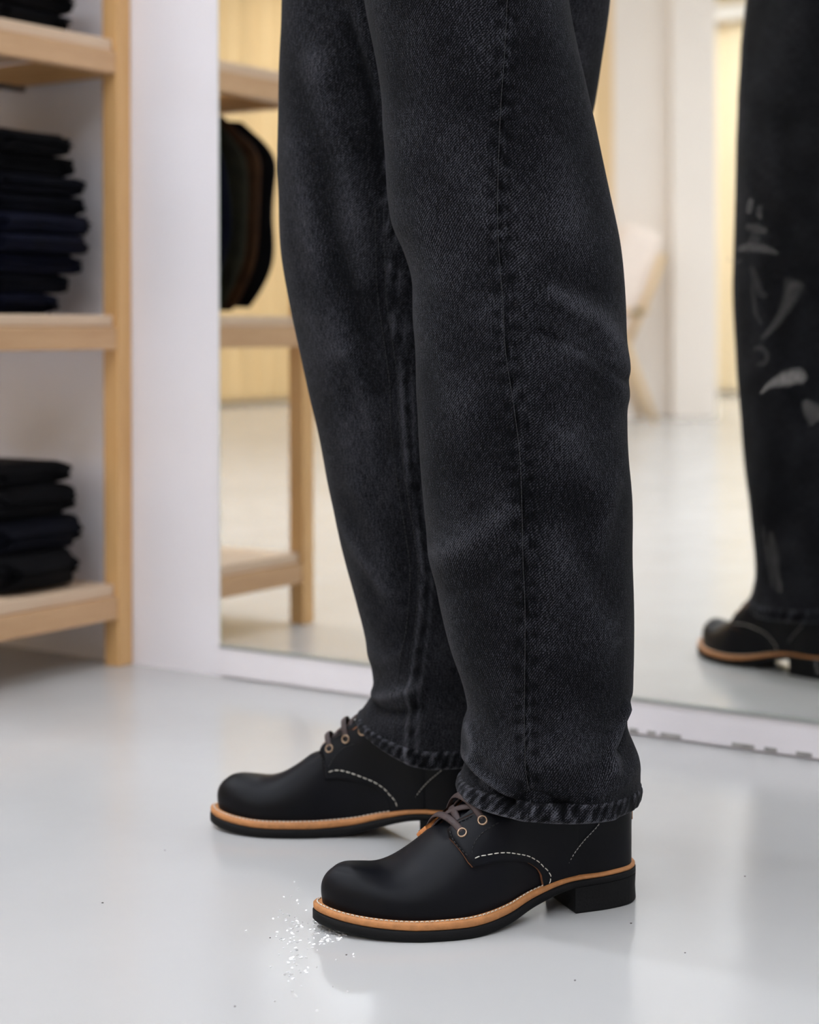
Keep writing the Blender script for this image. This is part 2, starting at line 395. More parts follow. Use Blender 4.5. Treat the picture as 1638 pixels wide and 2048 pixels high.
# folded trousers
def folded(name, mat, x0, x1, y0, y1, z, h, seed, layers=3, label='', group=None, lean=0.0, skew=0.0):
    """trousers folded into a flat parcel: soft rounded fold at the -y and +y ends, layer grooves round the edge"""
    rnd = random.Random(seed); nx, npf = 26, 72
    # cross-section in the y-z plane, a rounded slab with grooves between the layers
    prof = []; hyy, hzz = (y1-y0)/2, h/2; flat = 2*(hyy-hzz); per = 2*flat+2*PI*hzz
    for k in range(npf):
        q = k/npf*per                                    # stadium: flat top and bottom, round folds at both ends
        if q < flat: y_, z_ = -flat/2+q, -hzz
        elif q < flat+PI*hzz: a = (q-flat)/hzz; y_, z_ = flat/2+hzz*math.sin(a), -hzz*math.cos(a)
        elif q < 2*flat+PI*hzz: y_, z_ = flat/2-(q-flat-PI*hzz), hzz
        else: a = (q-2*flat-PI*hzz)/hzz; y_, z_ = -flat/2-hzz*math.sin(a), hzz*math.cos(a)
        e = max(0, (abs(y_)-flat/2)/hzz)
        y_ -= math.copysign(.0025*e*(.5+.5*math.cos(z_/hzz*PI*1.5+seed*1.3))**2, y_)
        prof.append((y_/hyy, z_/hzz))
    v, f = [], []; cx, cy = (x0+x1)/2, (y0+y1)/2; hx, hy, hz = (x1-x0)/2, (y1-y0)/2, h/2
    for i in range(nx):
        ne = 6                                           # the last stations round the ends off
        if i < ne: ph = PI/2*(1-i/ne)*.97; X_ = -hx+hz-hz*math.sin(ph); ez = math.cos(ph)
        elif i >= nx-ne: ph = PI/2*(1-(nx-1-i)/ne)*.97; X_ = hx-hz+hz*math.sin(ph); ez = math.cos(ph)
        else: X_ = -hx+hz+(2*hx-2*hz)*(i-ne)/(nx-2*ne-1); ez = 1
        ua = X_/hx; ee = 1-(1-ez)*hz/hy
        for (yy, zz) in prof:
            p = Vector((ua*hx + .012*math.sin(zz*PI*layers+seed)*abs(ua)**4, yy*hy*ee + skew*ua, zz*hz*ez))
            n = noise.noise_vector(Vector((p.x*9+seed*3.1, p.y*9, p.z*16+seed)))*.0075 + noise.noise_vector(Vector((p.x*22, p.y*22+seed, p.z*14)))*.0022
            n.z *= .15
            p += n; p.z += hz + lean*(yy*.5+.5)
            v.append(p)
    for i in range(nx-1):
        for k in range(npf): f.append((i*npf+k, i*npf+(k+1) % npf, (i+1)*npf+(k+1) % npf, (i+1)*npf+k))
    f.append(tuple(range(npf))); f.append(tuple((nx-1)*npf+k for k in range(npf))[::-1])
    f = [tuple(reversed(q)) for q in f]
    mz = min(p.z for p in v)
    for p in v: p.z -= mz
    o = mesh_obj(name, v, f, mat); o.location = (cx, cy, z); tag(o, label, 'jeans', group)
    return o, max(p.z for p in v)

def stack(spec, z, group, ordinals, what, x0=-2.2, x1=-1.872):
    n = len(spec)
    for i, (mat, h, y0, y1, seed) in enumerate(spec):
        o, top = folded('folded_jeans', M[mat], x0+random.uniform(-.004, .004), x1-.006+random.uniform(-.01, .004), y0, y1, z, h, seed,
                        label='%s, %s' % (what[mat], ordinals[i]), group=group)
        z += top*.97
NAVY = {'cloth_navy': 'navy folded jeans on the middle shelf', 'cloth_ink': 'inky blue folded jeans on the middle shelf', 'cloth_black': 'black folded jeans on the middle shelf'}
ORD9 = ['bottom of the stack', 'second from the bottom', 'third from the bottom', 'fourth from the bottom', 'fifth from the bottom', 'sixth from the bottom', 'third from the top', 'second from the top', 'top of the stack']
Z2 = LEVELS[1]+.0535; Z1 = LEVELS[0]+.0535; Z3 = LEVELS[2]+.0535
stack([('cloth_navy', .030, -.235, -.100, 1), ('cloth_ink', .028, -.240, -.072, 2), ('cloth_navy', .030, -.238, -.058, 3), ('cloth_navy', .027, -.242, -.046, 4),
       ('cloth_navy', .029, -.238, -.041, 5), ('cloth_ink', .028, -.240, -.045, 6), ('cloth_ink', .028, -.238, -.055, 7), ('cloth_black', .030, -.236, -.066, 8), ('cloth_black', .032, -.232, -.084, 9)],
      Z2, 'folded jeans stacked on the middle shelf', ORD9, NAVY)
stack([('cloth_black', .055, -.235, -.056, 11), ('cloth_ink', .050, -.238, -.050, 12), ('cloth_black', .048, -.233, -.064, 13), ('cloth_black', .034, -.230, -.078, 14)],
      Z1, 'folded jeans stacked on the bottom shelf', ['bottom of the stack', 'second from the bottom', 'third from the bottom', 'top of the stack'],
      {'cloth_black': 'black folded jeans on the bottom shelf', 'cloth_ink': 'blue-black folded jeans on the bottom shelf'})
stack([('cloth_black', .03, -.238, -.085, 21), ('cloth_black', .036, -.228, -.072, 22), ('cloth_black', .034, -.222, -.08, 23), ('cloth_black', .03, -.225, -.08, 24)],
      Z3, 'folded jeans stacked on the top shelf', ['lowest of the stack at the top edge', 'second of the stack', 'third of the stack', 'fourth of the stack'],
      {'cloth_black': 'black folded jeans on the top visible shelf'})

# jeans hanging in the middle bay, seen in the mirror
rod = MB().tube([(SX-.2, -SL+.024, LEVELS[2]-.008), (SX-.2, -.03, LEVELS[2]-.008)], .005, 12).build('hanging_rod', M['steel'], shelf, True)
rod.location = (-ox, -oy, 0)
def hanging(mat, y, z0, z1, w, seed, label):
    """a pair of trousers folded over a hanger: long soft slab with drapes"""
    v, f = [], []; nz, na = 40, 40
    for i in range(nz):
        t = (i/(nz-1))**1.3; z = z1+(z0-z1)*t
        q1 = min(1, t/.3); q2 = max(0, (t-.6)/.4); hw = w*(.55+.45*math.sin(q1*PI/2))*(1-.32*q2*q2); th = .0135*(1+.12*math.sin(t*5+seed))
        if i == 0: th *= .3; hw *= .8
        if i == nz-1: th *= .4
        for k in range(na):
            a = 2*PI*k/na; c, s = math.cos(a), math.sin(a)
            p = Vector((math.copysign(abs(c)**.7, c)*hw, math.copysign(abs(s)**.8, s)*th*(1+.25*math.sin(c*7+seed+t*2)), z))
            nz_ = noise.noise_vector(Vector((p.x*8+seed, p.y*12, z*7))); p += Vector((nz_.x*.02, nz_.y*.005, nz_.z*.012))
            v.append(p)
    for i in range(nz-1):
        for k in range(na): f.append((i*na+k, (i+1)*na+k, (i+1)*na+(k+1) % na, i*na+(k+1) % na))
    f.append(tuple(range(na))); f.append(tuple((nz-1)*na+k for k in range(na))[::-1])
    t = empty('hanging_jeans', (SX-.2, y, 0)); tag(t, label, 'jeans', 'jeans hanging in the middle bay')
    mesh_obj('trousers', v, f, M[mat], t)
    zr = LEVELS[2]-.008
    MB().tube(catmull([(0, 0, z1-.01), (0, 0, zr-.014), (.010, 0, zr-.008), (.009, 0, zr+.006), (0, 0, zr+.008), (-.009, 0, zr+.004)], 6), .0018, 8).build('hanger_hook', M['steel'], t, True)
    return t
hanging('cloth_navy', -.272, Z2+.008, .868, .17, 3.1, 'navy jeans hanging in the middle bay, nearest the folded stack')
hanging('cloth_olive', -.314, Z2+.012, .876, .17, 4.7, 'dark olive jeans hanging in the middle bay')
hanging('cloth_brown', -.354, Z2+.010, .878, .17, 6.2, 'dark brown jeans hanging in the middle bay, between olive and black')
hanging('cloth_black', -.398, Z2+.015, .872, .17, 8.4, 'black jeans hanging in the middle bay, last on the rod')

# tilted reflector chips added to imitate light glints before the near toe, and a few dark specks of dirt
def flecks(name, spots, mat, label, cat, tilt, seed):
    rnd = random.Random(seed); v, f = [], []
    for (x, y, a, b) in spots:
        c = on_floor(x, y, .0004+b*tilt*1.1); h_ = (CAM_POS-c); h_.z = 0; h_.normalize(); g_ = tilt*rnd.uniform(.65, 1.35); n = Vector((h_.x*g_+rnd.gauss(0, .1*min(1, tilt*9)), h_.y*g_+rnd.gauss(0, .1*min(1, tilt*9)), 1)); ang = rnd.uniform(-.5, .5); k = len(v)
        e1 = (RIGHT*math.cos(ang)+FWD*math.sin(ang)); e2 = (FWD*math.cos(ang)-RIGHT*math.sin(ang)); N = 7
        for i in range(N):
            t = 2*PI*i/N; q = e1*(a*math.cos(t)*rnd.uniform(.6, 1.2))+e2*(b*math.sin(t)*rnd.uniform(.6, 1.2)); q.z = -(q.x*n.x+q.y*n.y); v.append(c+q)
        f.append(tuple(range(k, k+N)))
        for i in range(N): v.append(Vector((v[k+i].x, v[k+i].y, .00005)))
        for i in range(N): f.append((k+i, k+N+i, k+N+(i+1) % N, k+(i+1) % N))
    o = mesh_obj(name, v, f, mat, None, False); tag(o, label, cat, kind='stuff'); return o
rf = random.Random(3); sp_ = []
for _ in range(160):
    if rf.random() < .5: x, y = rf.gauss(583, 17), rf.gauss(1890, 42)
    else:
        u, w_ = rf.random(), rf.random(); x, y = 622+68*u+rf.gauss(0, 3), 1838+20*u+w_*(62-44*u)
    sp_.append((x, y, rf.uniform(.0005, .0018), rf.uniform(.00028, .0006)))
for _ in range(26): sp_.append((rf.gauss(600, 38), rf.gauss(1900, 60), rf.uniform(.0005, .0009), rf.uniform(.0003, .0006)))
flecks('glint_reflectors', sp_, M['glint'], 'added reflector chips imitating light glints on the floor before the nearer toe', 'flecks', .6, 5)
sp2 = [(693, 1909, .0009, .0009), (540, 1875, .0007, .0007), (1262, 1846, .001, .001), (470, 2012, .0008, .001), (205, 1805, .0009, .0009), (1490, 1752, .0010, .0008), (1370, 1905, .0007, .0007), (330, 1700, .0007, .0009), (1150, 1960, .0008, .0008)]
flecks('dirt_specks', sp2, M['speck'], 'tiny dark specks of dirt dotted over the grey floor', 'dirt', 0, 6)

# ---------------------------------------------------------------- the far side of the shop, seen in the mirror
def curtain(name, p, q, z0, z1, n_pleats, amp, label, mat='curtain'):
    p, q = Vector(p), Vector(q); d = (q-p); nrm = Vector((-d.y, d.x)).normalized(); v, f = [], []; N = n_pleats*8; zs = (z0, z0+.03, z0+.5, (z0+z1)/2, z1-.3, z1)
    for j, z in enumerate(zs):
        for i in range(N+1):
            t = i/N; a = amp*(1+.35*math.sin(i*.37))*math.sin(t*n_pleats*2*PI + .5*math.sin(t*31)) * (1-.25*j/5)
            o = p+d*t+nrm*a; v.append((o.x, o.y, z))
    for j in range(len(zs)-1):
        for i in range(N): f.append((j*(N+1)+i, j*(N+1)+i+1, (j+1)*(N+1)+i+1, (j+1)*(N+1)+i))
    o = mesh_obj(name, v, f, M[mat]); m = o.modifiers.new('cloth', 'SOLIDIFY'); m.thickness = .004
    tag(o, label, 'curtain'); return o
curtain('curtain', (X0+.14, Y0+.2), (X0+.14, -.25), .02, 3.26, 62, .035, 'tan pleated curtain along the left wall, seen behind the shelf in the mirror', 'curtain_tan')
curtain('curtain', (X0+.3, Y0+.14), (X1-.2, Y0+.14), .02, 3.26, 66, .035, 'cream pleated curtain across the far end, seen at the right in the mirror')
MB().box((X0+.05, Y0+.2, 2.96), (X1-.05, Y0+.30, 3.08), .006).build('trim_1', M['beam'])
tag(bpy.data.objects['trim_1'], 'white rail box before the top of the far curtain', 'trim', kind='structure')
MB().box((X0+.2, Y0+.32, 2.96), (X0+.30, -.02, 3.08), .006).build('trim_2', M['beam'])
tag(bpy.data.objects['trim_2'], 'white rail box before the top of the left curtain', 'trim', kind='structure')

# white partition and pillar
pa, pb = behind_glass(1228, 665, 10.3), behind_glass(1345, 665, 10.3)
def upright(name, a, b, thick, z1, mat, label, cat, edge=None):
    a, b = Vector((a.x, a.y, 0)), Vector((b.x, b.y, 0)); d = (b-a); L = d.length; rz = math.atan2(d.y, d.x)
    t = empty(name, (a+b)/2, rz); tag(t, label, cat)
    MB().box((-L/2, -thick/2, 0), (L/2, thick/2, z1), .004).build('panel', mat, t)
    return t, L
t, L = upright('display_partition', pa, pb, .06, 2.6, M['partition'], 'white display partition with an oak edge post, behind the chair', 'partition')
s_ = 1 if (t.matrix_basis.to_3x3() @ Vector((1, 0, 0))).dot(pa-pb) > 0 else -1
MB().box((s_*L/2-(.0 if s_ > 0 else .11), -.04, 0), (s_*L/2+(.11 if s_ > 0 else 0), .04, 2.55), .004).build('edge_post', M['chair_wood'], t)
t, L = upright('white_pillar', behind_glass(1344, 665, 10.2), behind_glass(1432, 665, 10.2), .12, CEIL_Z-.002, M['partition'], 'plain white square pillar beside the chair in the mirror', 'pillar')

# lounge chair, seen past the back of the right leg in the mirror
cb = behind_glass(1312, 840, 9.75); cdir = behind_glass(1212, 840, 9.75)-cb; cdir.z = 0
chair = empty('lounge_chair', (cb.x, cb.y, 0), math.atan2(cdir.y, cdir.x))
tag(chair, 'pale wooden lounge chair with blush cushions, reflected beside the pillar', 'chair')
for y in (0.0, .5):
    MB().tube([(0, y, 0), (.16, y, .42), (.19, y, .47)], .019, 10).build('rear_leg', M['chair_wood'], chair, True)
    MB().tube([(.66, y, 0), (.60, y, .40), (.585, y, .58)], .019, 10).build('front_leg', M['chair_wood'], chair, True)
    MB().tube([(.17, y, .40), (.02, y, .74), (-.045, y, .93)], .018, 10).build('back_post', M['chair_wood'], chair, True)
    MB().tube([(.03, y, .615), (.3, y, .60), (.61, y, .585)], .017, 10, flat=.6).build('armrest', M['chair_wood'], chair, True)
    MB().tube([(.14, y, .39), (.61, y, .41)], .016, 10).build('seat_rail', M['chair_wood'], chair, True)
MB().tube([(.15, 0, .39), (.15, .5, .39)], .016, 10).build('cross_rail', M['chair_wood'], chair, True)
MB().box((.16, .02, .415), (.62, .48, .50), .03).build('seat_cushion', M['chair_cloth'], chair, True)
Mb = Matrix.Translation((.16, .25, .48)) @ Matrix.Rotation(math.radians(-19), 4, 'Y')
MB().box((-.03, -.23, .0), (.20, .23, .60), .045, Mb).build('back_cushion', M['chair_cloth'], chair, True)
MB().box((.075, -.03, .59), (.115, .03, .63), .005).build('strap', M['chair_dark'], chair)

# ---------------------------------------------------------------- the person: boots
person = empty('person', rd(.07, 1.64))
tag(person, 'person in washed black jeans and black leather boots standing before the mirror', 'person')
PERSON_INV = Matrix.Translation(-Vector(person.location))
BL = .291
OUT_LAT = [(0, 0), (.004, .014), (.015, .0250), (.04, .0308), (.075, .0318), (.11, .0365), (.14, .0485), (.165, .0568), (.19, .0595), (.22, .0560), (.248, .0465), (.269, .0335), (.285, .0165)]
OUT_MED = [(.004, .014), (.015, .0255), (.04, .031), (.075, .030), (.11, .028), (.15, .031), (.18, .038), (.205, .0420), (.23, .042), (.25, .0375), (.269, .029), (.285, .0165)]
BEND = [(0, 0), (.11, 0), (.16, -.0012), (.2, -.0035), (.25, -.0085), (.297, -.0135)]       # the last swings towards the big toe
Z_BOT = [(0, .024), (.04, .0228), (.08, .0205), (.11, .0125), (.138, .0045), (.162, .0010), (.18, 0), (.215, 0), (.25, .0015), (.275, .0040), (.297, .0078)]
T_OUT = [(0, .006), (.08, .0065), (.13, .0085), (.18, .0092), (.297, .0090)]
T_MID = [(0, .0035), (.075, .004), (.11, .0056), (.297, .0058)]
RIDGE = [(0, .155), (.09, .152), (.105, .146), (.125, .128), (.145, .1135), (.165, .0960), (.185, .0785), (.205, .0634), (.222, .0540), (.236, .0510), (.25, .0524), (.262, .0534), (.275, .051), (.3, .049)]
R_LO, R_HI = .05, .262
NU = 168

def build_outline(side):
    pts = [(s, (w+her1(BEND, s))*side) for s, w in OUT_LAT] + [(BL, BEND[-1][1]*side)] + [(s, (-w+her1(BEND, s))*side) for s, w in reversed(OUT_MED)]
    c = catmull([(a, b, 0) for a, b in pts], 12, True)
    return [Vector((max(-.001, p.x), p.y, 0)) for p in resample(c, NU, True)]
def inset(o, e):
    n = len(o); out = []
    area = sum(o[i].x*o[(i+1) % n].y-o[(i+1) % n].x*o[i].y for i in range(n)); sg = 1 if area > 0 else -1
    for i, p in enumerate(o):
        t = (o[(i+1) % n]-o[i-1]).normalized(); nrm = Vector((t.y, -t.x, 0))*sg
        out.append(p-nrm*(e(p.x) if callable(e) else e))
    return out

class BootShape:
    """left boot, x heel to toe, +y lateral; side=-1 mirrors it into a right boot"""
    def __init__(s, side):
        s.side = side; s.edge = {}; s.out = build_outline(side); s.up = inset(s.out, lambda x: float(np.interp(x, [0, .06, .11, .16, .297], [.0030, .0035, .0055, .0072, .0078])))
    def zb(s, x): return her1(Z_BOT, x)
    def z1(s, x): return s.zb(x)+her1(T_OUT, x)
    def z2(s, x): return s.z1(x)+her1(T_MID, x)
    def surf(s, base, tt):
        """upper surface: base point of the outline, tt 0 (welt) .. 1 (ridge)"""
        x = base.x; sr = min(max(x, R_LO), R_HI)
        yr = s.side*(her1(BEND, sr)-.003*float(np.interp(sr, [0, .12, .2, .3], [0, .4, 1, .2]))); hr = her1(RIDGE, sr)
        p = float(np.interp(x, [0, .06, .12, .16, .2, .235, .27, .3], [5.5, 4.6, 3.2, 2.25, 2.1, 2.25, 2.35, 2.35]))
        a = tt*PI/2; k = 1-abs(math.cos(a))**(2/p); q = abs(math.sin(a))**(2/p)
        zb = s.z2(x)
        # slight outward swell above the welt at toe and heel
        sw = .0022*math.sin(min(1, tt*1.6)*PI)*float(np.interp(x, [0, .05, .1, .2, .25, .3], [1.0, .6, 0, .3, 1, 1.2]))
        P = Vector((x+(sr-x)*k, base.y+(yr-base.y)*k, zb+(hr-zb)*q))
        d = Vector((x-sr, base.y-yr, 0))
        if d.length > 1e-6: P += d.normalized()*sw
        # heel back leans in a little towards the ankle
        if x < .1: P.x += .014*max(0, (P.z-.075)/.08)**1.5*(1-x/.1)
        return P
    def base_at(s, x, lat=True):
        """outline point of the upper at station x on the lateral / medial side"""
        if lat not in s.edge:
            c = [p for p in s.up if ((p.y*s.side-her1(BEND, p.x)) > 0) == lat]; c.sort(key=lambda p: p.x); s.edge[lat] = (np.array([p.x for p in c]), np.array([p.y for p in c]))
        return Vector((x, float(np.interp(x, *s.edge[lat])), 0))
    def st(s, x, tt, lat=True, off=0.0):
        """point and normal of the upper at station x, height parameter tt"""
        e = 1e-3
        f = lambda a, b: s.surf(s.base_at(a, lat), min(1.0, max(0, b)))
        P = f(x, tt); dx = f(x+e, tt)-f(x-e, tt); dt = f(x, tt+e*4)-f(x, tt-e*4)
        n = dx.cross(dt).normalized()
        c = Vector((min(max(x, R_LO), R_HI), 0, her1(RIDGE, min(max(x, R_LO), R_HI))*.35))
        if n.dot(P-c) < 0: n = -n
        return P+n*off, n

def prism(outline, zlo, zhi, ch=.0008):
    """closed slab over a boot outline, chamfered at both rims"""
    n = len(outline); c1 = inset(outline, ch); v, f = [], []
    for ring, zf in ((c1, lambda x: zlo(x)), (outline, lambda x: zlo(x)+ch), (outline, lambda x: zhi(x)-ch), (c1, lambda x: zhi(x))):
        v += [Vector((p.x, p.y, zf(p.x))) for p in ring]
    for r in range(3):
        for i in range(n): f.append((r*n+i, r*n+(i+1) % n, (r+1)*n+(i+1) % n, (r+1)*n+i))
    half = n//2
    for r, rev in ((0, True), (3, False)):           # caps as ladders from side to side
        for i in range(half):
            a, b = r*n+i, r*n+i+1; c, d = r*n+(n-i-1) % n, r*n+(n-i) % n
            q = [a, b % (r*n+n) if b >= r*n+n else b, c, d]
            q2 = []
            for k in q:
                if k not in q2: q2.append(k)
            if len(q2) > 2: f.append(tuple(reversed(q2)) if rev else tuple(q2))
    return v, f

def stitches(pts_n, length, gap, w, h):
    """a row of thread stitches along [(point, normal)]"""
    mb = MB(); P = [p for p, n in pts_n]; L = [0]
    for i in range(1, len(P)): L.append(L[-1]+(P[i]-P[i-1]).length)
    def smp(d):
        k = min(max(int(np.searchsorted(L, d))-1, 0), len(P)-2); t = (d-L[k])/max(1e-9, L[k+1]-L[k]); t = min(max(t, 0), 1)
        return P[k].lerp(P[k+1], t), pts_n[k][1].lerp(pts_n[k+1][1], t).normalized()
    d = 0
    while d+length < L[-1]:
        q = []; ups = []
        for j, lift in ((0, -.3), (.2, .5), (.5, .9), (.8, .5), (1, -.3)):
            p, n = smp(d+length*j); q.append(p+n*(h*lift)); ups.append(n)
        mb.tube(q, w/2, 6, flat=.8, up=ups, taper=[.7, 1, 1, 1, .7]); d += length+gap
    return mb

def tile(name, mb, mat, parent, kind=None, smooth=True, label=None):
    o = mb.build(name, mat, parent, smooth)
    if kind: o['kind'] = kind
    if label: o['label'] = label
    return o

# traced outlines of the near boot, found on its surface by casting rays through the picture
Q_FRONT_PX = [(1086, 1776), (1085, 1762), (1076, 1742), (1058, 1728), (1030, 1721), (1000, 1723), (970, 1729), (944, 1735), (936, 1725), (918, 1700), (899, 1680), (897, 1664), (907, 1652), (930, 1640), (953, 1628), (978, 1614)]
WHITE_PX = [(948, 1717), (960, 1712), (985, 1707), (1010, 1705), (1035, 1707), (1060, 1714), (1080, 1727), (1093, 1743), (1099, 1758), (1096, 1770)]
BLACK1_PX = [(905, 1666), (904, 1676), (912, 1688), (925, 1703), (937, 1716)]
BLACK1B_PX = [(917, 1650), (935, 1641), (952, 1632)]
BLACK2_PX = [(942, 1709), (948, 1690), (960, 1672), (980, 1655), (998, 1645)]
COUNTER_PX = [(1199, 1650), (1190, 1672), (1176, 1700), (1158, 1730), (1143, 1747), (1129, 1758)]
EYELET_PX = [(927, 1668), (965, 1643)]

def upper_grid(sh, rows=40):
    v = []; n = len(sh.up)
    for r in range(rows):
        tt = r/(rows-1); tt = tt**1.15
        for b in sh.up:
            P = sh.surf(b, tt)                           # between the facings the tongue lies a little lower
            q = min(1, max(0, (tt-.62)/.16))*min(1, max(0, (.190-P.x)/.012))*min(1, max(0, (P.x-.06)/.02))
            P.z -= .0045*q*q*(3-2*q); v.append(P)
    f = []
    for r in range(rows-1):
        for i in range(n): f.append((r*n+i, r*n+(i+1) % n, (r+1)*n+(i+1) % n, (r+1)*n+i))
    return v, f

def xt_of(px_list, sh, Mw):
    """picture points -> (station, height parameter) on the lateral side of the upper"""
    grid = [(x, t, Mw @ sh.st(x, t)[0]) for x in np.linspace(.03, .245, 87) for t in np.linspace(0, 1, 61)]
    uv = []
    for (x, t, p) in grid:
        d = p-CAM_POS; z = d.dot(AX_F); uv.append((819+F_PX*d.dot(AX_R)/z, PY-F_PX*d.dot(AX_U)/z))
    uv = np.array(uv); out = []
    for a in px_list:
        dd = ((uv-np.array(a))**2).sum(1); k = np.argsort(dd)[:4]; w = 1/(dd[k]+.5); w /= w.sum()
        out.append((sum(grid[i][0]*q for i, q in zip(k, w)), sum(grid[i][1]*q for i, q in zip(k, w))))
    return out
TRACE = {}

def make_boot(side, heel, toe_dir, label, med_shift):
    """heel: floor point under the heel back; toe_dir: world direction"""
    rz = math.atan2(toe_dir.y, toe_dir.x); sh = BootShape(side)
    root = empty('boot', Vector(heel)-Vector(person.location), rz, person); root['label'] = label
    Mw = Matrix.Translation(heel) @ Matrix.Rotation(rz, 4, 'Z')
    v, f = upper_grid(sh)
    if side < 0: f = [tuple(reversed(q)) for q in f]
    mesh_obj('upper', v, f, M['leather'], root)
    if not TRACE:
        for k, px in dict(front=Q_FRONT_PX, white=WHITE_PX, b1=BLACK1_PX, b1b=BLACK1B_PX, b2=BLACK2_PX, counter=COUNTER_PX, eye=EYELET_PX).items():
            TRACE[k] = xt_of(px, sh, Mw)
        (ca, ta), (cb_, tb) = TRACE['counter'][0], TRACE['counter'][-1]
        TRACE['counter'] = [(ca+(cb_-ca)*k**1.25, ta+(tb-ta)*k) for k in np.linspace(0, 1, 7)]
        TRACE['front'][0] = (TRACE['front'][0][0], 0.0); TRACE['front'][-1] = TRACE['front'][-1]
        print('TRACE', {k: [(round(a, 4), round(b, 3)) for a, b in t] for k, t in TRACE.items()})
    # soles
    v, f = prism(sh.out, sh.z1, sh.z2, .0012)
    mesh_obj('welt', v, f, M['welt'], root, True)
    v, f = prism(inset(sh.out, -.0006), sh.zb, sh.z1, .0012)
    mesh_obj('outsole', v, f, M['rubber'], root, True)
    hb = [p for p in inset(sh.out, -.0006)]
    HB = .072; c = [p for p in hb if p.x <= HB]
    # heel block: outline up to the straight breast
    k0 = max(i for i in range(len(hb)) if hb[i].x <= HB and hb[i].y*side > 0 and i < len(hb)//2); k1 = min(i for i in range(len(hb)) if hb[i].x <= HB and hb[i].y*side < 0 and i > 5)
    idx = list(range(k1, len(hb)))+list(range(0, k0+1)); o = [Vector((p.x, p.y, 0)) for p in (hb[i] for i in idx)]
    n = len(o); v = []
    for e, z in ((.0016, lambda x: 0.0), (.0, lambda x: .0018), (.0006, lambda x: sh.zb(x)*.5), (.0, lambda x: sh.zb(x)+.0005)):
        ctr = Vector((.04, 0, 0)); v += [Vector((p.x+(ctr.x-p.x)*e*25, p.y+(ctr.y-p.y)*e*25, z(p.x))) for p in o]
    f = []
    for r in range(3):
        for i in range(n): f.append((r*n+i, r*n+(i+1) % n, (r+1)*n+(i+1) % n, (r+1)*n+i))
    f.append(tuple(range(n))[::-1]); f.append(tuple(3*n+i for i in range(n)))
    if side < 0: f = [tuple(reversed(q)) for q in f]
    mesh_obj('heel_block', v, f, M['rubber'], root, False)
    # welt stitching, from waist round the toe to waist
    ln = inset(sh.out, .0034); ring = [(Vector((p.x, p.y, sh.z2(p.x)+.0002)), Vector((0, 0, 1))) for p in ln if p.x > .085]
    i0 = [i for i in range(len(ln)) if ln[i].x > .085]
    tile('welt_stitching', stitches(ring, .0030, .0012, .0011, .0006), M['stitch'], root, 'stuff')
    # quarters: overlapping leather with a cut tan edge, on both sides
    for lat in (True, False):
        sft = (lambda a, b: (a, b)) if lat else (lambda a, b: (a+med_shift*min(1, max(0, (b-.2)/.3)), b))    # the two facings do not quite line up
        F = resample([(*sft(a, b), 0) for a, b in TRACE['front'][:1]]+[Vector((*sft(p.x, max(0, p.y)), 0)) for p in catmull([(a, b, 0) for a, b in TRACE['front'][2:8]], 8)]+[(*sft(a, b), 0) for a, b in TRACE['front'][8:]], 120); th = .0027; K = 26
        v, fo, mi = [], [], []
        tops = F[-1].y
        for j, p in enumerate(F):
            q = j/(len(F)-1)
            bx, bt = .066, tops*min(1.0, q**.9)
            for k in range(K):
                w = k/(K-1); x = p.x+(bx-p.x)*w; t = p.y+(bt-p.y)*w
                off = th*(1-w)**.6+.0005
                v.append(sh.st(x, t, lat, off)[0])
        n = len(F)
        base = len(v)
        for j, p in enumerate(F): v.append(sh.st(p.x, p.y, lat, -.0008)[0])
        for j in range(n-1):
            for k in range(K-1): fo.append((j*K+k, (j+1)*K+k, (j+1)*K+k+1, j*K+k+1)); mi.append(0)
            fo.append((j*K, base+j, base+j+1, (j+1)*K)); mi.append(1)
        # top facing edge, a strip down to the tongue
        b2 = len(v)
        for k in range(K): v.append(v[(n-1)*K+k]-Vector((0, 0, .003)))
        for k in range(K-1): fo.append(((n-1)*K+k, b2+k, b2+k+1, (n-1)*K+k+1)); mi.append(1)
        if (side > 0) != lat: fo = [tuple(reversed(q)) for q in fo]
        mesh_obj('quarter', v, fo, [M['leather'], M['leather_tan'] if not lat and side > 0 else M['leather_edge']], root, True, mi)
        def line(key, off=.0033, n=60): return [sh.st(p.x, p.y, lat, off) for p in resample(catmull([(*sft(a, b), 0) for a, b in TRACE[key]], 6), n)]
        tile('quarter_stitching', stitches(line('white'), .0042, .0017, .0009, .0007), M['stitch'], root, 'stuff')
        mb = stitches(line('b1', .0033), .0026, .0011, .0011, .0006); mb2 = stitches(line('b1b', .0033), .0026, .0011, .0011, .0006); mb.add(mb2.v, mb2.f)
        mb2 = stitches(line('b2', .0031), .0026, .0011, .0011, .0006); mb.add(mb2.v, mb2.f)
        tile('facing_stitching', mb, M['stitch_black'], root, 'stuff')
        tile('counter_stitching', stitches(line('counter', .0010), .0026, .0008, .0008, .0005), M['stitch_grey'], root, 'stuff')
    # eyelets: two visible pairs and one more under the hem
    E1, E2 = TRACE['eye']; d = (E2[0]-E1[0], E2[1]-E1[1]); E3 = (E2[0]+d[0], min(.98, E2[1]+d[1]*.9))
    eyes = {}
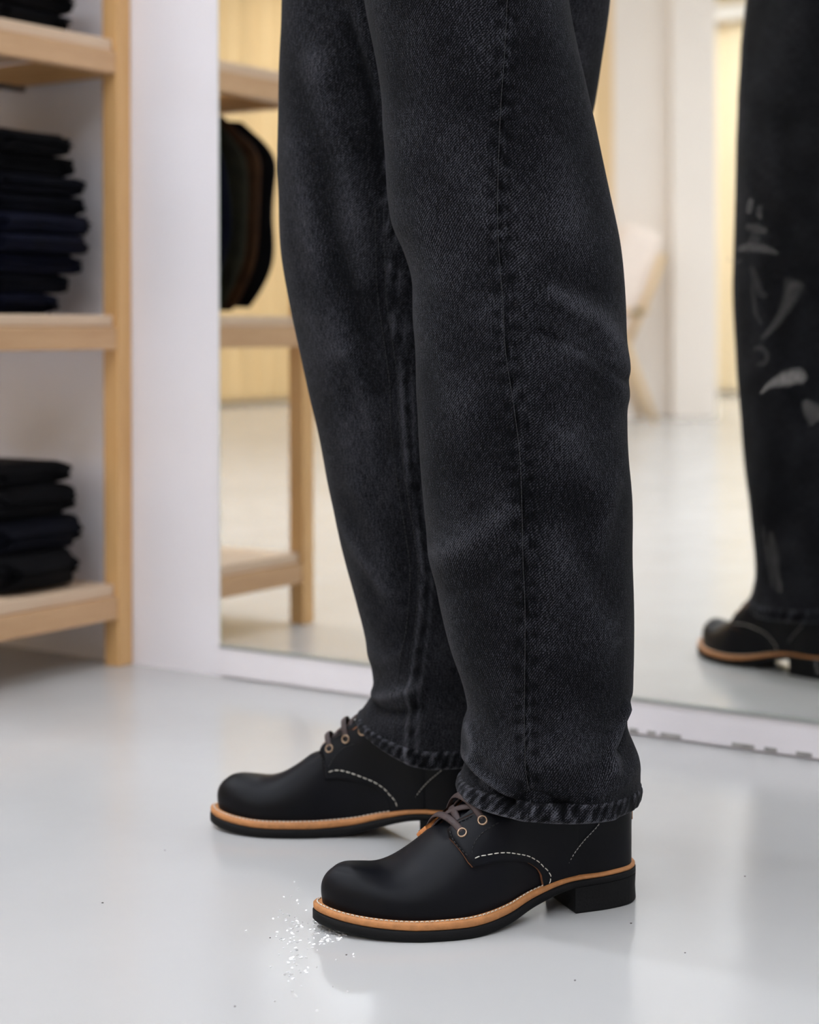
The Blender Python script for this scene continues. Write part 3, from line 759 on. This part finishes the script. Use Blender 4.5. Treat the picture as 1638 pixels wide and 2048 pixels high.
    for lat in (True, False):
        for j, (a, b) in enumerate((E1, E2, E3)):
            P, nn = sh.st(a+(0 if lat else med_shift), b, lat, .0032); eyes[(lat, j)] = (P, nn)
            rot = nn.to_track_quat('Z', 'Y').to_matrix().to_4x4(); mb = MB(); R, rr = .0037, .0009; v, f = [], []
            for i in range(20):
                a1 = 2*PI*i/20
                for k in range(8):
                    a2 = 2*PI*k/8; v.append((Matrix.Translation(P) @ rot) @ Vector(((R+rr*math.cos(a2))*math.cos(a1), (R+rr*math.cos(a2))*math.sin(a1), rr*.8*math.sin(a2))))
            for i in range(20):
                for k in range(8): f.append((i*8+k, ((i+1) % 20)*8+k, ((i+1) % 20)*8+(k+1) % 8, i*8+(k+1) % 8))
            mesh_obj('eyelet', v, f, M['brass'], root)
            v = [(Matrix.Translation(P-nn*.0004) @ rot) @ Vector((.0032*math.cos(2*PI*i/14), .0032*math.sin(2*PI*i/14), 0)) for i in range(14)]
            mesh_obj('eyelet_hole', v, [tuple(range(14))], M['hole'], root)
    # flat waxed laces: bars over the gap and crossings under them, laid along the surface
    def lace(e0, e1, cross):
        (xa, ta), (xb, tb) = e0, e1; pts, ups = [], []; n = 26; xb += med_shift
        if cross: ta, tb = min(.93, ta+.17), min(.93, tb+.17)
        for i in range(n):
            w = i/(n-1); x = xa+(xb-xa)*w
            u = ta+(2-tb-ta)*w                           # 0..1 lateral side, 1..2 medial side
            t, lat = (u, True) if u <= 1 else (2-u, False)
            e = min(1, min(w, 1-w)*6)
            off = (-.0015+.0012*e) if cross else (.0018+.0032*math.sin(PI*w)**.7 if 0 < w < 1 else .0006)
            P, nn = sh.st(x, min(.999, t), lat, off); pts.append(P); ups.append(nn)
        m = len(pts)//2
        for i in (m-1, m): ups[i] = (ups[m-2]+ups[m+1]).normalized()
        pts = resample([tuple(p) for p in pts], n)
        return MB().tube(pts, .0032, 10, flat=.36, up=ups)
    for j, e in enumerate((E1, E2)): lace(e, e, False).build('lace', M['lace'], root, True)
    for e0, e1 in ((E1, E2), (E2, E1), (E2, E3), (E3, E2)): lace(e0, e1, True).build('lace', M['lace'], root, True)
    # back stay: a leather strip down the heel seam
    mbk = MB(); pts = []; ups = []
    for t in np.linspace(.02, .93, 16):
        P = sh.surf(Vector((min(p.x for p in sh.up), 0, 0)), t); pts.append(P+Vector((-.0004, 0, 0))); ups.append(Vector((-1, 0, 0)))
    mbk.tube(pts, .008, 12, flat=.17, up=ups, taper=[.8]+[1]*14+[.9]); mbk.build('back_stay', M['leather_tan'], root, True)
    return root

NEAR_HEEL, NEAR_TOE = rd(.1962, 1.557), rd(-.0770, 1.456)
FAR_TOE = rd(-.1994, 1.793)
FAR_DIR = (rd(-.974, .225)-rd(0, 0)).normalized()
boot_near = make_boot(1, NEAR_HEEL, NEAR_TOE-NEAR_HEEL, 'black leather boot on the leg nearer the camera', .012)
boot_far = make_boot(-1, FAR_TOE-FAR_DIR*BL, FAR_DIR, 'black leather boot on the leg nearer the mirror', -.008)

# ---------------------------------------------------------------- the person: jeans
def pix_dist(poly, X, Y):
    """distance in pixels of the points (X, Y) from a polyline, and signed side"""
    best = np.full(X.shape, 1e9); side = np.zeros(X.shape)
    for (x0, y0), (x1, y1) in zip(poly[:-1], poly[1:]):
        dx, dy = x1-x0, y1-y0; t = np.clip(((X-x0)*dx+(Y-y0)*dy)/(dx*dx+dy*dy), 0, 1)
        qx, qy = X-(x0+t*dx), Y-(y0+t*dy); d = np.hypot(qx, qy); m = d < best
        best = np.where(m, d, best); side = np.where(m, np.sign(qx*dy-qy*dx), side)
    return best, side

class Leg:
    """one trouser leg: rings along the height, each placed at the leg's own depth and as wide as its outline"""
    def __init__(s, Ltab, Rtab, Dtab, Btab, y_top, y_hem, folds, seed, tilt, seam, seam_kind):
        s.L, s.R, s.D, s.B = Ltab, Rtab, Dtab, Btab; s.y0, s.y1 = y_top, y_hem; s.folds = folds; s.seed = seed; s.tilt = tilt; s.seam = seam; s.seam_kind = seam_kind
    def rings(s, ys, na, off=0.0, th=None):
        ys = np.asarray(ys, float); L, R, D, B = (hermite(t, ys) for t in (s.L, s.R, s.D, s.B))
        if th is None: th = np.repeat(np.linspace(0, 2*PI, na, endpoint=False)[None, :], len(ys), 0)
        na = th.shape[1]; c, sn = np.cos(th), np.sin(th)
        cc = np.sign(c)*np.abs(c)**.92; ss = np.sign(sn)*np.abs(sn)**.92
        CX = (L+R)/2; A = (R-L)/2/F_PX*D
        base = np.array([tuple(at(cx, y, d)) for cx, y, d in zip(CX, ys, D)])
        r = np.array(RIGHT); fw = np.array(FWD)
        P = base[:, None, :] + (A[:, None]*cc)[..., None]*r + (B[:, None]*ss)[..., None]*fw
        nr = (c/A[:, None])[..., None]*r + (sn/B[:, None])[..., None]*fw; nr /= np.linalg.norm(nr, axis=2, keepdims=True)
        X = CX[:, None]+((R-L)/2)[:, None]*cc; Y = np.repeat(ys[:, None], na, 1); front = np.clip(-sn*1.4+.25, 0, 1)
        disp = np.zeros(X.shape); wear_tone = np.zeros(X.shape)
        for (poly, w, amp, wr) in s.folds:
            d, _ = pix_dist(poly, X, Y); g = np.exp(-(d/w)**2); disp += 1.5*amp*g*front; wear_tone += wr*np.exp(-(d/(w*.8))**2)*front  # colour turns lighter along raised folds, darker along sunk ones
        for i in range(X.shape[0]):
            for k in range(X.shape[1]):
                p = P[i, k]; v = Vector((p[0]*10+s.seed, p[1]*10, p[2]*4.5)); n1 = noise.noise(v)
                n2 = noise.noise(Vector((p[0]*30, p[1]*30+s.seed, p[2]*18)))
                disp[i, k] += .0030*n1+.0011*n2; wear_tone[i, k] += .05*n1+.07*n2
        if s.seam:
            d, side = pix_dist(s.seam, X, Y)
            if s.seam_kind == 'out':
                disp += (-.0012*np.exp(-(d/3.0)**2) + .0007*np.exp(-(d/13)**2) + .0004*np.exp(-(d/16)**2)*np.sin(Y/6.0+3*np.sin(Y/31)))*front
                wear_tone += (.12*np.exp(-((d-4)/5)**2)*(.4+.6*np.sin(Y/17+2*np.sin(Y/41))) - .17*np.exp(-((d-14)/8)**2)*np.clip(np.sin(Y/6.0+2*np.sin(Y/37)+side), 0, 1) - .3*np.exp(-(d/2.0)**2))*front
            else:
                band = np.clip(1.4-np.abs(np.where(side > 0, d, -d)-12)/11*1.0, 0, 1)   # a felled strip beside the line
                disp += (.0022*band)*front
                dl = np.abs(np.where(side > 0, d, -d)-12)
                wear_tone += (.22*np.exp(-((dl-10)/3.5)**2) - .15*np.clip(np.sin(Y/8.0+1.5*np.sin(Y/29)), 0, 1)*np.exp(-(dl/7)**2))*front
        P = P + nr*(disp+off)[..., None]
        tl = np.clip((Y-(s.y1-170))/170, 0, 1)**2
        P[..., 2] += tl*s.tilt(c)
        circ = PI*(A+B); U = (th/(2*PI))*circ.mean(); V = P[..., 2]
        return P, nr, U, V, wear_tone

def grid_mesh(name, P, U, V, wear_tone, mat, parent, closed_rows=True, flip=False):
    R, N = P.shape[:2]; v = P.reshape(-1, 3); f = []; uv = []
    for i in range(R-1):
        for k in range(N):
            k2 = (k+1) % N; q = (i*N+k, i*N+k2, (i+1)*N+k2, (i+1)*N+k)
            f.append(q if not flip else q[::-1])
    v = [PERSON_INV @ Vector(p) for p in v]
    o = mesh_obj(name, v, f, mat, parent)
    me = o.data; lay = me.uv_layers.new(name='UVMap'); Uf, Vf = U.reshape(-1), V.reshape(-1); step = (U[0, 1]-U[0, 0])*N
    for poly in me.polygons:
        wrap = max(me.loops[l].vertex_index % N for l in poly.loop_indices) == N-1 and min(me.loops[l].vertex_index % N for l in poly.loop_indices) == 0
        for l in poly.loop_indices:
            vi = me.loops[l].vertex_index; u = Uf[vi]
            if wrap and vi % N == 0: u += step
            lay.data[l].uv = (u, Vf[vi])
    a = me.attributes.new('wear_tone', 'FLOAT', 'POINT'); a.data.foreach_set('value', wear_tone.reshape(-1).astype(np.float32))
    return o

jeans = empty('jeans', (0, 0, 0), 0, person)
NEAR_SEAM = [(1012, -260), (1008, 0), (1000, 150), (993, 250), (988, 400), (990, 500), (998, 600), (1003, 700), (1018, 800), (1030, 900), (1034, 1000), (1036, 1100), (1040, 1200), (1040, 1400), (1044, 1500), (1050, 1560), (1046, 1640)]
FAR_SEAM = [(772, 300), (774, 430), (776, 520), (780, 610), (792, 690), (802, 770), (804, 850), (816, 950), (832, 1050), (840, 1120), (836, 1200), (826, 1280), (816, 1360), (812, 1450), (810, 1560)]
near = Leg(
    [(-540, 735), (-300, 700), (-100, 712), (0, 726), (100, 745), (200, 762), (300, 770), (400, 776), (450, 786), (500, 808), (550, 823), (650, 828), (800, 831), (900, 836), (1000, 846), (1100, 860), (1200, 881), (1300, 906), (1380, 932), (1415, 938), (1450, 928), (1480, 924), (1520, 932), (1560, 924), (1600, 917)],
    [(-540, 1090), (-300, 1112), (-100, 1125), (0, 1136), (100, 1154), (240, 1185), (320, 1200), (400, 1216), (480, 1234), (600, 1246), (700, 1251), (800, 1253), (900, 1257), (1000, 1265), (1100, 1268), (1200, 1269), (1330, 1267), (1400, 1262), (1440, 1253), (1480, 1262), (1530, 1277), (1560, 1277), (1600, 1270)],
    [(-540, 1.575), (-300, 1.565), (0, 1.56), (600, 1.548), (1600, 1.53)],
    [(-540, .088), (-300, .092), (0, .088), (500, .083), (1000, .083), (1400, .080), (1600, .077)],
    -540, 1597,
    [([(1090, 590), (1180, 640), (1248, 735)], 24, .0042, .20), ([(1120, 690), (1200, 730), (1250, 790)], 20, .0032, .14), ([(1060, 660), (1150, 700), (1235, 760)], 10, -.0030, -.10),
     ([(1040, 820), (1120, 870), (1180, 960)], 30, .002, .06), ([(850, 1120), (930, 1060), (1010, 1000)], 28, .0032, .14), ([(870, 1180), (960, 1130)], 20, -.0015, -.05),
     ([(1090, 1060), (1140, 1130), (1200, 1250)], 26, .0018, .06), ([(820, 600), (870, 700), (900, 800)], 26, .0015, .04), ([(1215, 960), (1180, 1080)], 20, .0018, .06),
     ([(1262, 1395), (1235, 1430), (1215, 1470)], 9, -.0045, -.1), ([(1240, 1400), (1215, 1440), (1205, 1500)], 14, .004, .16), ([(1275, 1480), (1230, 1520), (1170, 1545)], 26, .003, .05),
     ([(928, 1500), (960, 1525), (1000, 1550), (1020, 1562)], 11, .0045, .16), ([(930, 1530), (975, 1552), (1015, 1568)], 9, -.0050, -.22), ([(1015, 1565), (1055, 1548), (1120, 1565)], 12, -.0045, -.25),
     ([(1035, 1585), (1060, 1572), (1130, 1590), (1200, 1598)], 14, .0030, .10), ([(925, 1580), (985, 1602), (1040, 1612)], 16, .0028, .22), ([(935, 1440), (945, 1470), (942, 1500)], 9, .002, .2),
     ([(1000, 1500), (1120, 1470), (1200, 1440)], 30, .0015, .04), ([(780, 250), (830, 420), (880, 560)], 34, .002, .03), ([(1080, 300), (1120, 450)], 40, .0015, .02)],
    1.7, lambda c: .009*np.clip(-c, 0, 1)**1.3, NEAR_SEAM, 'out')
far = Leg(
    [(-540, 600), (-300, 575), (-100, 566), (0, 562), (250, 559), (400, 560), (500, 566), (600, 581), (700, 600), (800, 620), (900, 640), (1000, 660), (1100, 683), (1200, 712), (1280, 733), (1340, 744), (1375, 747), (1400, 743), (1430, 732), (1465, 719), (1500, 714)],
    [(-540, 1165), (-300, 1215), (-100, 1222), (0, 1217), (100, 1206), (180, 1195), (240, 1183), (300, 1160), (400, 1110), (500, 1062), (600, 1030), (800, 1000), (1000, 990), (1200, 992), (1400, 1004), (1500, 1010)],
    [(-540, 1.70), (-300, 1.71), (0, 1.717), (600, 1.727), (1500, 1.741)],
    [(-540, .092), (-300, .104), (0, .104), (500, .098), (1000, .09), (1500, .083)],
    -540, 1498,
    [([(640, 150), (690, 330), (740, 560)], 30, .0040, .10), ([(600, 300), (640, 520), (690, 700)], 26, .0026, .08), ([(700, 80), (745, 210), (772, 400)], 12, -.004, -.12), ([(690, -40), (735, 90), (765, 220)], 12, .004, .05),
     ([(660, 450), (720, 620), (760, 780)], 18, -.002, -.05), ([(640, 640), (690, 800), (720, 960)], 26, .0022, .06), ([(690, 1040), (730, 1100), (775, 1160)], 14, .0024, .10), ([(720, 960), (770, 1080), (790, 1190)], 22, .002, .05),
     ([(750, 1385), (790, 1365), (835, 1340)], 12, .004, .12), ([(752, 1410), (800, 1400), (840, 1380)], 12, -.0035, -.1), ([(745, 1300), (790, 1290), (815, 1270)], 18, .002, .05), ([(700, 700), (740, 820), (752, 930)], 14, .0016, .06)],
    5.3, lambda c: .030*np.clip(-c, 0, 1)**1.4, FAR_SEAM, 'in')

def build_leg(leg, nr_, na, hem_px=33):
    ys = np.linspace(leg.y0, leg.y1-14, nr_)
    P, n, U, V, w = leg.rings(ys, na)
    grid_mesh('trouser_leg', P, U, V, w, M['denim'], jeans, flip=True)
    # hem: a turned-up, roped band
    prof = [(-hem_px-3, -.0004), (-hem_px-1, .0008), (-hem_px+2, .0015), (-hem_px*.75, .0020), (-hem_px*.5, .0021), (-hem_px*.25, .0021), (-6, .0020), (-2, .0015), (0, .0004), (0, -.0010), (-2, -.0022), (-hem_px, -.0028), (-hem_px*2, -.0030)]
    yy = np.array([leg.y1+a for a, b in prof]); P, n, U, V, w = leg.rings(np.minimum(yy, leg.y1), na*2)
    P = P + n*np.array([b for a, b in prof])[:, None, None]
    th = np.arange(na*2)/(na*2)*2*PI
    for i, (a, b) in enumerate(prof):
        if i <= 8:
            q = -a/hem_px; ph = th*31+q*2.2+1.6*np.sin(th*5+leg.seed)+.8*np.sin(th*13)
            rope = np.sin(ph); P[i] += n[i]*((.00035*rope*(1 if 1 <= i <= 7 else .3))[:, None])
            w[i] += np.where(np.array(1 <= i <= 7), -.05+.15*rope*np.abs(np.sin(th*3.3+leg.seed)), 0) + (.26 if i in (7, 8) else 0) + (.14 if i in (1, 2) else 0) + .12*np.sin(th*57+i)
    grid_mesh('hem', P, U, V, w, M['denim'], jeans, flip=True)
near_rows, near_seg = 380, 190
build_leg(near, near_rows, near_seg)
build_leg(far, 300, 150)

# outseam thread on the near leg, seated in the crease
def seam_thread(leg, line, name, dx, length, gap, w, mat, lift=.0004, y_from=-40, y_to=1580):
    pts = resample(catmull([(x+dx, y, 0) for x, y in line if y_from-200 <= y <= y_to+60], 8), 700)
    pts = [p for p in pts if y_from < p.y < y_to]
    ys = np.array([p.y for p in pts]); 
    L, R = hermite(leg.L, ys), hermite(leg.R, ys)
    c = (np.array([p.x for p in pts])-(L+R)/2)/((R-L)/2); c = np.clip(np.sign(c)*np.abs(c)**(1/.92), -.999, .999)
    P, n, *_ = leg.rings(ys, 1, th=(2*PI-np.arccos(c))[:, None])
    out = [(PERSON_INV @ (Vector(P[i, 0])+Vector(n[i, 0])*lift), Vector(n[i, 0])) for i in range(len(pts))]
    tile(name, stitches(out, length, gap, w, .0005), mat, jeans, 'stuff')
seam_thread(near, NEAR_SEAM, 'outseam_stitching', -2.2, .0036, .0004, .0007, M['denim_thread'])
seam_thread(far, FAR_SEAM, 'inseam_stitching', -20, .0034, .0012, .0008, M['denim_thread'], y_from=430, y_to=1470)
seam_thread(far, FAR_SEAM, 'inseam_stitching', -4, .0034, .0012, .0008, M['denim_thread'], y_from=430, y_to=1470)

# seat and waist of the jeans, above the frame but seen as a dark mass in the mirror
FACE = (rd(-.967, -.254)-rd(0, 0)).normalized(); LATV = Vector((-FACE.y, FACE.x, 0))
pc = rd(.032, 1.645)
def oval_rings(rows, na=72):
    P = []
    for z, a, b, sh_ in rows:
        P.append([tuple(pc+FACE*(a*math.cos(t)+sh_)+LATV*(b*math.sin(t))+Vector((0, 0, z))) for t in np.linspace(0, 2*PI, na, endpoint=False)])
    return np.array(P)
P = oval_rings([(.88, .06, .08, 0), (.89, .10, .11, 0), (.93, .125, .135, 0), (1.0, .13, .145, 0), (1.04, .126, .155, 0), (1.07, .124, .165, 0), (1.09, .120, .165, 0), (1.092, .112, .158, 0)])
V = P[..., 2]; U = np.tile(np.linspace(0, 1, P.shape[1])[None], (P.shape[0], 1)); grid_mesh('seat', P, U, V, np.full(V.shape, .1), M['denim'], jeans, flip=False)

# upper body, out of frame: one continuous skinned figure in a dark knit
def body():
    me = bpy.data.meshes.new('body')
    J = {'pel': (0, 0, 1.00), 'waist': (0, 0, 1.12), 'chest': (.01, 0, 1.32), 'neck0': (0, 0, 1.46), 'neck': (.02, 0, 1.54), 'head': (.03, 0, 1.64), 'crown': (.025, 0, 1.75),
         'shl': (0, .17, 1.41), 'ell': (-.04, .25, 1.16), 'wrl': (.17, .17, 1.14), 'hal': (.22, .06, 1.16), 'shr': (0, -.17, 1.41), 'elr': (-.04, -.25, 1.16), 'wrr': (.19, -.15, 1.18), 'har': (.23, -.04, 1.20)}
    rad = {'pel': (.12, .15), 'waist': (.105, .135), 'chest': (.115, .165), 'neck0': (.08, .10), 'neck': (.055, .055), 'head': (.085, .075), 'crown': (.06, .055)}
    E_ = [('pel', 'waist'), ('waist', 'chest'), ('chest', 'neck0'), ('neck0', 'neck'), ('neck', 'head'), ('head', 'crown'), ('neck0', 'shl'), ('shl', 'ell'), ('ell', 'wrl'), ('wrl', 'hal'), ('neck0', 'shr'), ('shr', 'elr'), ('elr', 'wrr'), ('wrr', 'har')]
    K = list(J); base = pc-Vector(person.location)
    me.from_pydata([tuple(base+FACE*J[k][0]+LATV*J[k][1]+Vector((0, 0, J[k][2]))) for k in K], [(K.index(a), K.index(b)) for a, b in E_], [])
    o = link(bpy.data.objects.new('body', me), person); m = o.modifiers.new('skin', 'SKIN')
    for i, k in enumerate(K):
        d = me.skin_vertices[0].data[i]
        d.radius = rad.get(k, (.062, .062) if k.startswith('sh') else (.048, .048) if k.startswith('el') else (.036, .036) if k.startswith('wr') else (.03, .045)); d.use_root = (k == 'pel')
    s = o.modifiers.new('smooth', 'SUBSURF'); s.levels = 2; s.render_levels = 2
    me.materials.append(M['knit']); return o
body()
